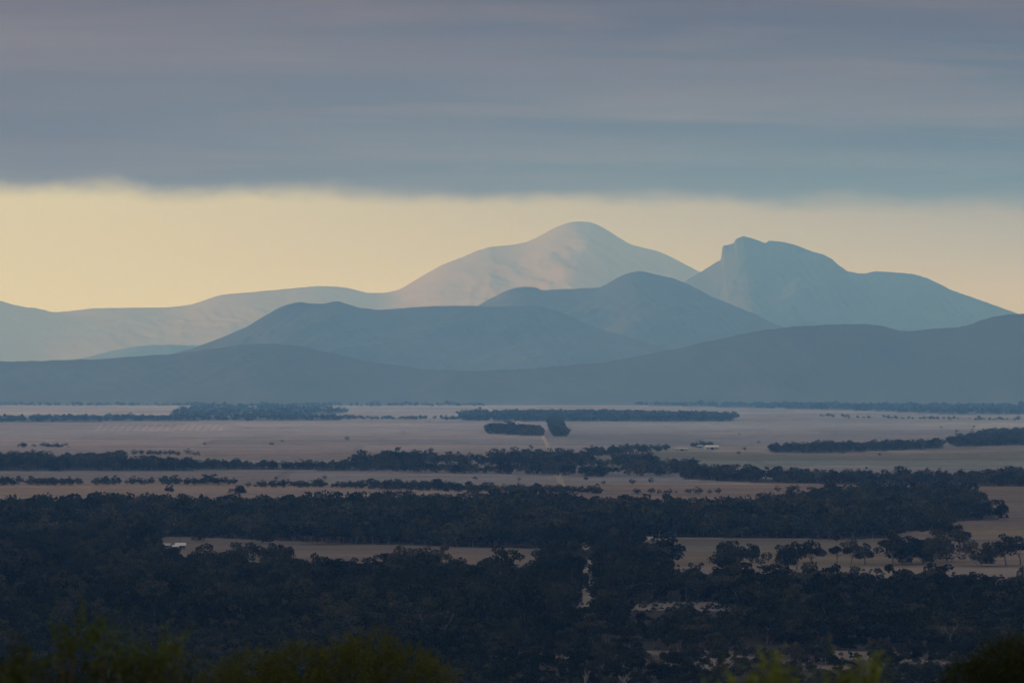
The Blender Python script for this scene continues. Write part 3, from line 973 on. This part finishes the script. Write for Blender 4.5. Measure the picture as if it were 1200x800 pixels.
# nothing in front of the pale strip's middle: lower scrub there
x, y, X, Y = x[keep], y[keep], X[keep], Y[keep]
vis = (X > -5) & (X < 1205) & (Y < 826)
vis &= ~((Y > 775) & (X > 250) & (X < 500)) & ~((Y > 780) & (X > 1150)) & ~((Y > 775) & (X < 240))
order = np.argsort(-Y * vis)
cap = 225
ind = np.zeros(len(x), dtype=bool)
ind[order[:cap]] = True
ind &= vis
print('near candidates', len(x), 'single', ind.sum())
for i in np.where(ind)[0]:
    low = (X[i] > 600) & (Y[i] > 766)
    h = float(r.uniform(3.5, 6.5) if low else r.uniform(7.5, 11.5))
    kd = int(r.integers(0, 7))
    Xi, Yi = X[i], Y[i]
    where = ('behind the blurred saplings at the left' if Xi < 235 else 'behind the large olive green shrub' if Xi < 530 else
             'between the large olive shrub and the pale sparse strip' if Xi < 640 else
             'in the pale sparse strip left of the bright shoots' if Xi < 860 and Yi < 785 else
             'below the pale sparse strip, left of the bright shoots' if Xi < 860 else
             'around the pair of bright green shoots' if Xi < 1045 else 'beside the dark olive corner shrub')
    look = ('dark round crowned tree', 'large dense headed tree', 'bushy many stemmed tree', 'tall open crowned tree', 'low twin stemmed thicket tree', 'wide flat crowned tree', 'narrow upright tree')[kd]
    place_tree(float(x[i]), float(y[i]), h, kd, float(r.uniform(0, 6.28)),
               look + ' ' + where, 'nearest forest trees at the foot of the picture', 1.1)
k = ~ind
lowm = (X[k] > 600) & (Y[k] > 775)
hh = np.where(lowm, r.uniform(4.5, 7.5, k.sum()), r.uniform(7.5, 11.5, k.sum()))
scatter('forest', x[k], y[k], hh, 'near', 'rest of the nearest bush below the pale sparse strip', r, category='forest')


# low scrub on the open patches
r = np.random.default_rng(66)
bx, by, bh = [], [], []
for poly, dn, h0, h1 in [(GAPS[3], 1 / 90, 1.0, 3.0), (GAPS[4], 1 / 70, 1.5, 3.5), (GAPS[0], 1 / 80, 1.5, 3), (GAPS[2], 1 / 160, 1, 3), (STRIP, 1 / 120, 1.0, 3.2),
                         ([(186, 650), (260, 662), (640, 676), (640, 668), (260, 654)], 1 / 700, 1, 3.5), ([(740, 660), (1200, 674), (1200, 690), (750, 680)], 1 / 500, 1, 4)]:
    a_, b_, c_, d_ = sample_poly(poly, dn, r)
    bx.append(a_); by.append(b_); bh.append(r.uniform(h0, h1, len(a_)))
scatter('undergrowth', np.concatenate(bx), np.concatenate(by), np.concatenate(bh), 'near', 'low dark scrub dotted over the open patches inside the bush', r, category='scrub')


# dead trees and bleached limbs
def dead_tree(X, Y, h, seed, label, wood=None):
    wood = wood or m_dead
    r = np.random.default_rng(seed)
    parts = []
    top = np.array([r.normal(0, .08) * h, r.normal(0, .05) * h, h * .6])
    e = link('dead_tree', None, None, (0, 0, 0), label=label, category='dead tree')
    link('trunk', mesh_np('dead_trunk', *tube([(0, 0, -.3), top * .5 + (.2, 0, 0), top], .030 * h, .016 * h, 6), [wood]), e)
    for j in range(6):
        st = top * r.uniform(.55, 1)
        th = r.uniform(0, 6.28)
        en = st + np.array([math.cos(th) * h * .3, math.sin(th) * h * .3, h * r.uniform(.18, .42)])
        mid = (st + en) / 2 + r.normal(0, .03 * h, 3)
        tw = [tube([st, mid, en], .012 * h, .004 * h, 4)]
        for q in range(3):
            s2 = mid + (en - mid) * r.uniform(0, .8)
            tw.append(tube([s2, s2 + r.normal(0, .05 * h, 3) + (0, 0, .06 * h), s2 + r.normal(0, .08 * h, 3) + (0, 0, .12 * h)], .005 * h, .002 * h, 4))
        link('branch', mesh_np('dead_branch', *join(tw), [wood]), e)
    x, y = to_ground(X, Y)
    e.location = (float(x), float(y), float(ground_z(x, y)))
    return e


dead_tree(578, 806, 11, 3, 'bleached dead tree with crooked limbs left of the sparse pale strip')
dead_tree(1115, 768, 12, 4, 'grey dead tree with raised bare twigs in the dark bush at right', m_bark)
dead_tree(735, 812, 8, 8, 'short bleached dead tree below the pale strip right of centre')
dead_tree(855, 794, 7, 9, 'thin pale dead tree in the scrub between the centre and the young shoots')
dead_tree(685, 812, 8, 12, 'bleached dead tree low in the scrub just right of the picture centre')
dead_tree(812, 752, 11, 15, 'grey forked dead tree rising from the forest above the pale strip', m_bark)


# ------------------------------------------------------------------ farm buildings
def plain_mat(name, c, rough=0.7, vary=0.12):
    m, t, b = mat(name, rough)
    geo = N(t, 'ShaderNodeNewGeometry')
    c2 = tuple(min(1, v * (1 - vary)) for v in c)
    t.links.new(mixc(t, noise(t, geo.outputs['Position'], 0.8, 4, 0.6), c2, c), b.inputs['Base Color'])
    return m


m_whiteroof = plain_mat('white_sheet_roof', (0.78, 0.79, 0.78), 0.5)
m_greyroof = plain_mat('grey_sheet_roof', (0.5, 0.52, 0.53), 0.5)
m_wall = plain_mat('pale_sheet_wall', (0.5, 0.48, 0.44))
m_wall2 = plain_mat('grey_green_wall', (0.22, 0.25, 0.23))
m_door = plain_mat('dark_door', (0.05, 0.05, 0.055))
m_glass = plain_mat('dark_window_glass', (0.03, 0.035, 0.045), 0.2)


def box(x0, x1, y0, y1, z0, z1):
    v = np.array([(x0, y0, z0), (x1, y0, z0), (x1, y1, z0), (x0, y1, z0), (x0, y0, z1), (x1, y0, z1), (x1, y1, z1), (x0, y1, z1)], dtype=float)
    f = np.array([(0, 3, 2, 1), (4, 5, 6, 7), (0, 1, 5, 4), (1, 2, 6, 5), (2, 3, 7, 6), (3, 0, 4, 7)])
    return v, f


def shed(X, Y, length, depth, wall_h, roof_h, rot, roofm, wallm, label, name='farm_shed', cat='shed', door=True, windows=2):
    x, y = to_ground(X, Y)
    e = link(name, None, None, (float(x), float(y), float(ground_z(x, y))), label=label, category=cat)
    e.rotation_euler = (0, 0, rot)
    a, d = length / 2, depth / 2
    # walls with gable ends
    v = np.array([(-a, -d, -.3), (a, -d, -.3), (a, d, -.3), (-a, d, -.3), (-a, -d, wall_h), (a, -d, wall_h), (a, d, wall_h), (-a, d, wall_h), (-a, 0, wall_h + roof_h), (a, 0, wall_h + roof_h)], dtype=float)
    f = np.array([(0, 1, 5, 4), (2, 3, 7, 6), (1, 2, 6, 5), (3, 0, 4, 7), (4, 8, 7, 7), (5, 6, 9, 9)])
    me = bpy.data.meshes.new('shed_wall')
    me.from_pydata([tuple(p) for p in v], [], [(0, 1, 5, 4), (2, 3, 7, 6), (1, 2, 6, 9, 5), (3, 0, 4, 8, 7)])
    me.materials.append(wallm)
    link('wall', me, e)
    o, th = 0.35, 0.12
    for sgn in (-1, 1):
        sl = roof_h / d
        me = bpy.data.meshes.new('shed_roof')
        yo, zo = sgn * (d + o), wall_h - sl * o + .04
        zr = wall_h + roof_h + .04
        vs = [(-a - o, yo, zo), (a + o, yo, zo), (a + o, 0, zr), (-a - o, 0, zr)]
        vs += [(p[0], p[1], p[2] + th) for p in vs]
        me.from_pydata(vs, [], [(0, 1, 2, 3), (4, 7, 6, 5), (0, 4, 5, 1), (1, 5, 6, 2), (2, 6, 7, 3), (3, 7, 4, 0)])
        me.materials.append(roofm)
        link('roof', me, e)
    if door:
        link('door', mesh_np('shed_door', *box(-a * .2, a * .25, -d - .06, -d + .02, -.2, wall_h * .85), [m_door]), e)
    for i in range(windows):
        cx = (-a * .65, a * .65)[i % 2]
        link('window', mesh_np('shed_window', *box(cx - .6, cx + .6, -d - .05, -d + .02, wall_h * .4, wall_h * .75), [m_glass]), e)
    return e


shed(834, 526.5, 18, 12, 3.6, 2.2, 0.06, m_whiteroof, m_wall, 'large shed with a white roof standing out on the right of the plain')
shed(799, 528, 17, 9, 2.4, 1.4, -0.05, m_greyroof, m_wall, 'long low pale roofed shed left of the large white roofed one')
shed(820, 524.5, 7, 6, 2.4, 1.5, 0.2, m_greyroof, m_wall2, 'small grey hut among the trees between the two farm sheds', door=True, windows=1)
shed(211.5, 643, 5.6, 5, 2.3, 1.3, 0.1, m_whiteroof, m_wall2, 'brightest white roofed cottage at the left end of the clearing', 'farm_cottage', 'cottage')
shed(196, 642.5, 4.0, 4, 2.0, 1.1, -0.2, m_greyroof, m_wall2, 'small pale roofed hut left of the bright white roofed cottage')
shed(205.5, 643.6, 3.2, 3, 1.9, .7, 0.3, m_whiteroof, m_wall2, 'tiny white roofed outbuilding between the hut and the cottage', windows=0)
shed(197, 646.0, 2.6, 3, 1.9, .7, 0.1, m_whiteroof, m_wall2, 'lowest tiny pale outbuilding below the small hut', windows=0)

# ------------------------------------------------------------------ shrubs on the camera's own hill
def shoot_leaves(starts, dirs, length, nleaf, ll, lw, r, droop=0.25, tip_first=0.25):
    """leafy shoots; returns leaf V,F and stem lines"""
    n = len(starts)
    t = (np.arange(nleaf) + r.uniform(0, 1, (n, nleaf))) / nleaf
    t = tip_first + (1 - tip_first) * t
    L_ = length * r.uniform(.6, 1.3, (n, 1))
    bend = r.normal(0, 0.25, (n, 1, 3))
    p = starts[:, None, :] + dirs[:, None, :] * (t * L_)[..., None] + bend * (t ** 2 * L_)[..., None]
    p = p.reshape(-1, 3)
    base_dir = np.repeat(dirs, nleaf, axis=0)
    d = base_dir * 0.8 + r.normal(0, 0.55, p.shape)
    d[:, 2] -= droop * r.random(len(p))
    d /= np.linalg.norm(d, axis=1)[:, None]
    s = np.cross(d, r.normal(size=p.shape))
    s /= np.linalg.norm(s, axis=1)[:, None]
    taper = (1.1 - 0.55 * t.reshape(-1, 1))
    l = ll * r.uniform(.6, 1.3, (len(p), 1)) * taper
    w = lw * r.uniform(.7, 1.2, (len(p), 1)) * taper
    V = np.stack([p, p + d * l * .5 + s * w * .5, p + d * l, p + d * l * .5 - s * w * .5], 1).reshape(-1, 3)
    return V, np.arange(len(V)).reshape(-1, 4)


def shrub_leaf_mat(name, a, bcol, tip=None, z0=0, z1=1):
    m, t, b = mat(name, 0.65)
    geo = N(t, 'ShaderNodeNewGeometry')
    c = mixc(t, noise(t, geo.outputs['Position'], 3.0, 4, 0.65), a, bcol)
    if tip:
        sx = N(t, 'ShaderNodeTexCoord')
        s = N(t, 'ShaderNodeSeparateXYZ')
        t.links.new(sx.outputs['Object'], s.inputs[0])
        c = mixc(t, smooth(t, s.outputs[2], z0, z1), c, tip)
    t.links.new(c, b.inputs['Base Color'])
    return m


m_olive = shrub_leaf_mat('olive_shrub_leaves', (0.070, 0.084, 0.018), (0.145, 0.160, 0.034))
m_olive_dk = shrub_leaf_mat('dark_olive_shrub_leaves', (0.030, 0.040, 0.013), (0.068, 0.080, 0.020))
m_twig = plain_mat('brown_twigs', (0.12, 0.09, 0.06))


def dome_shrub(y, lobes, label, m_l, n_shoots=1900, ll=.045, lw=.014, length=.16, seed=1):
    """lobes: (X, Ytop, half-width px) in the photograph at distance y"""
    r = np.random.default_rng(seed)
    s = y / FPX
    Xc = np.mean([l[0] for l in lobes])
    ox = (Xc - 600) * s
    gz = float(ground_z(np.array(ox), np.array(float(y))))
    e = link('shrub', None, None, (ox, y, gz), label=label, category='shrub')
    S, D = [], []
    stems = []
    tot = sum(l[2] ** 2 for l in lobes)
    for (X, Yt, hw) in lobes:
        top = H - (Yt - 440) * s - gz
        rx = hw * s
        cz = top - rx * 1.1
        cx = (X - 600) * s - ox
        cy = r.uniform(-.4, .4)
        n = int(n_shoots * hw ** 2 / tot)
        d = r.normal(size=(n, 3))
        d[:, 2] = np.abs(d[:, 2]) * 1.0 - 0.35
        d /= np.linalg.norm(d, axis=1)[:, None]
        rr_ = r.uniform(.55, .92, (n, 1))
        p = np.array([cx, cy, cz]) + d * rr_ * (rx, rx, rx * 1.05)
        dd = d * .7 + (0, 0, .8) + r.normal(0, .25, (n, 3))
        dd /= np.linalg.norm(dd, axis=1)[:, None]
        S.append(p)
        D.append(dd)
        root = np.array([cx * .35, cy * .3, -.1])
        for q in range(7):
            en = np.array([cx, cy, cz]) + d[q * 3 % n] * (rx * .7)
            stems.append(tube([root, root * .5 + en * .5 + r.normal(0, .08, 3), en], .028, .007, 5))
    S, D = np.concatenate(S), np.concatenate(D)
    V, Fq = shoot_leaves(S, D, length, 16, ll, lw, r)
    link('branches', mesh_np('shrub_branches', *join(stems), [m_twig]), e)
    link('foliage', mesh_np('shrub_foliage', V, Fq, [m_l]), e)
    return e


dome_shrub(58.0, [(262, 776, 40), (300, 756, 52), (352, 748, 46), (405, 744, 48), (436, 738, 40), (478, 754, 40), (506, 772, 30), (330, 780, 80), (420, 782, 90)],
           'large rounded olive green shrub at the bottom, left of centre', m_olive, 5200, seed=3)
dome_shrub(50.0, [(1148, 774, 42), (1182, 749, 48), (1225, 742, 58), (1180, 790, 62)],
           'dark olive shrub filling the bottom right corner', m_olive_dk, 2800, seed=4)
dome_shrub(36.0, [(30, 775, 60), (120, 768, 70), (200, 785, 60), (-30, 770, 60), (90, 800, 90)],
           'dark blurred shrub low in the bottom left corner', m_olive_dk, 2400, ll=.04, lw=.014, length=.14, seed=5)


def sapling(X, Ytop, y, nshoots, spread_px, label, tip, low, seed, ll=.05, lw=.02, length=.17, hpx=70, arch=0.3):
    """upright leafy shoots with young pale tips"""
    r = np.random.default_rng(seed)
    s = y / FPX
    ox = (X - 600) * s
    gz = float(ground_z(np.array(ox), np.array(float(y))))
    top = H - (Ytop - 440) * s - gz
    e = link('young_shrub', None, None, (ox, y, gz), label=label, category='shrub')
    stems, S, D = [], [], []
    for k in range(nshoots):
        fx = (r.uniform(-1, 1) if nshoots > 1 else 0) * spread_px * s
        tz = top - (abs(fx) * .5 + r.uniform(0, .35) * hpx * s) * (k > 0)
        tip_p = np.array([fx, r.uniform(-.1, .1), tz])
        root = np.array([fx * .2, 0, -.05])
        mid = root * .35 + tip_p * .65 + (r.normal(0, .03), r.normal(0, .03), 0)
        stems.append(tube([root, mid, tip_p], .009, .003, 4))
        for q in range(9):
            tt = 1 - q / 9 * (hpx * s / max(top, .1)) * 1.1
            p = tip_p * tt + mid * (1 - tt) if tt > 0 else mid
            S.append(p - (0, 0, length * .5))
            th = r.uniform(0, 6.28)
            a = arch + .08 * q
            D.append(np.array([math.cos(th) * a, math.sin(th) * a, 1 - .05 * q]))
    S, D = np.array(S), np.array(D)
    D /= np.linalg.norm(D, axis=1)[:, None]
    V, Fq = shoot_leaves(S, D, length, 14, ll, lw, r, .4)
    m = shrub_leaf_mat('young_leaves_%d' % seed, low, tuple(v * 1.3 for v in low), tip, top - hpx * s * .7, top)
    link('stems', mesh_np('young_shrub_stems', *join(stems), [m_twig]), e)
    link('foliage', mesh_np('young_shrub_foliage', V, Fq, [m]), e)


Tip, Low = (0.20, 0.24, 0.045), (0.07, 0.085, 0.022)
dim = (0.085, 0.125, 0.030)
sapling(78, 722, 26, 3, 14, 'leftmost upright feathery shoot among the blurred shoots in the left corner', dim, Low, 31, hpx=90)
sapling(124, 724, 27, 3, 12, 'taller blurred green shoot right of the leftmost feathery one', dim, Low, 32, hpx=90)
sapling(35, 753, 25, 4, 28, 'dim blurred sapling at the far left edge', (0.06, 0.075, 0.02), Low, 33, hpx=60)
sapling(160, 760, 26, 4, 22, 'low blurred sapling between the feathery shoots and the pale tipped one', dim, Low, 34, hpx=50)
sapling(204, 750, 27, 2, 7, 'slender sapling with a pale green tip left of the large olive shrub', (0.15, 0.18, 0.04), Low, 35, hpx=60)
sapling(186, 756, 26, 2, 10, 'short sapling leaning left beside the slender pale tipped one', dim, Low, 36, hpx=50)
sapling(902, 786, 21, 3, 12, 'bright yellow green leafy tip at the bottom, left one of the right hand pair', Tip, (.10, .12, .03), 37, hpx=40)
sapling(872, 798, 21, 2, 10, 'small low green tip just left of the bright yellow green one', Tip, (.10, .12, .03), 38, hpx=20)
sapling(1020, 782, 22, 3, 9, 'bright leaning leafy shoot at the bottom, right one of the pair', Tip, (.10, .12, .03), 39, hpx=45)
sapling(990, 788, 22, 2, 10, 'pale green side shoot left of the bright leaning one', (0.15, 0.18, 0.04), (.09, .11, .03), 40, hpx=30)

# ------------------------------------------------------------------ added low cloud deck, out of view overhead
# a thin unseen sheet added above the haze: it dims the near plain and keeps the low sun off everything but the far range
xs = np.linspace(-60000, 60000, 241)
ys = np.concatenate([np.linspace(-40000, 12000, 40, endpoint=False), np.linspace(12000, 28500, 64)])
CX, CY = np.meshgrid(xs, ys)
CZ = 1500 + 60 * fbm(CX / 3000, CY / 1500, 3, 90)
idx = np.arange(CX.size).reshape(CX.shape)
fc = np.stack([idx[:-1, :-1], idx[:-1, 1:], idx[1:, 1:], idx[1:, :-1]], -1).reshape(-1, 4)
mx = (CX[:-1, :-1] + CX[1:, 1:]).ravel() / 2
my = (CY[:-1, :-1] + CY[1:, 1:]).ravel() / 2
keepf = ~((np.abs(mx) < 1500) & (my > 17800))
md_, t_, b = mat('shading_cloud', 1.0)
for n in list(t_.nodes):
    t_.nodes.remove(n)
geo = N(t_, 'ShaderNodeNewGeometry')
dotn = N(t_, 'ShaderNodeVectorMath', operation='DOT_PRODUCT')
t_.links.new(geo.outputs['Incoming'], dotn.inputs[0])
t_.links.new(geo.outputs['True Normal'], dotn.inputs[1])
mu = math_node(t_, 'MAXIMUM', math_node(t_, 'ABSOLUTE', dotn.outputs['Value']), 0.02)
tau = math_node(t_, 'ADD', math_node(t_, 'MULTIPLY', noise(t_, geo.outputs['Position'], 0.0006, 3, 0.5), 0.24), 0.06)
sy = N(t_, 'ShaderNodeSeparateXYZ')
t_.links.new(geo.outputs['Position'], sy.inputs[0])
tau = math_node(t_, 'ADD', tau, math_node(t_, 'MULTIPLY', math_node(t_, 'SUBTRACT', 1.0, smooth(t_, sy.outputs[1], 4500.0, 9500.0)), 3.0))
# the sheet thins out to nothing towards its ragged edge and in a gap cut to keep it out of view ahead
wob = math_node(t_, 'MULTIPLY', math_node(t_, 'SUBTRACT', noise(t_, geo.outputs['Position'], 0.0005, 5, 0.6), 0.5), 2600.0)
edge_f = smooth(t_, math_node(t_, 'ADD', sy.outputs[1], wob), 27100.0, 26100.0)
gap_x = smooth(t_, math_node(t_, 'ADD', math_node(t_, 'ABSOLUTE', sy.outputs[0]), math_node(t_, 'MULTIPLY', wob, 0.3)), 3000.0, 3900.0)
gap_y = smooth(t_, math_node(t_, 'ADD', sy.outputs[1], math_node(t_, 'MULTIPLY', wob, 0.2)), 16700.0, 16000.0)
tau = math_node(t_, 'MULTIPLY', tau, math_node(t_, 'MULTIPLY', edge_f, math_node(t_, 'MAXIMUM', gap_x, gap_y)))
trans = math_node(t_, 'EXPONENT', math_node(t_, 'MULTIPLY', math_node(t_, 'DIVIDE', tau, mu), -1.0))
tr = N(t_, 'ShaderNodeBsdfTransparent')
dl = N(t_, 'ShaderNodeBsdfTranslucent')
dl.inputs[0].default_value = (0.33, 0.33, 0.34, 1)
mx_ = N(t_, 'ShaderNodeMixShader')
t_.links.new(trans, mx_.inputs[0])
t_.links.new(dl.outputs[0], mx_.inputs[1])
t_.links.new(tr.outputs[0], mx_.inputs[2])
om = N(t_, 'ShaderNodeOutputMaterial')
t_.links.new(mx_.outputs[0], om.inputs['Surface'])
link('shade_cloud_sheet', mesh_np('shade_cloud_sheet', np.stack([CX, CY, CZ], -1).reshape(-1, 3), fc[keepf], [md_], True), kind='structure',
     label='unseen cloud sheet added overhead, shaped to shade the plain and nearer hills')

# ------------------------------------------------------------------ haze
hv, hf = box(-20500, 20500, -6800, 40500, -5, 1300)
# wider than the plain's sheet in every direction
me = mesh_np('haze', hv, hf, [])
m = bpy.data.materials.new('haze_air')
m.use_nodes = True
t = m.node_tree
for n in list(t.nodes):
    t.nodes.remove(n)
pv = N(t, 'ShaderNodeVolumePrincipled')
pv.inputs['Color'].default_value = (*HAZE_COLOR, 1)
pv.inputs['Absorption Color'].default_value = (1, 1, 1, 1)
pv.inputs['Density'].default_value = HAZE_DENSITY
pv.inputs['Anisotropy'].default_value = 0.0
mo = N(t, 'ShaderNodeOutputMaterial')
t.links.new(pv.outputs[0], mo.inputs['Volume'])
me.materials.append(m)
link('haze', me, kind='stuff', label='blue evening haze over the plain', category='haze')
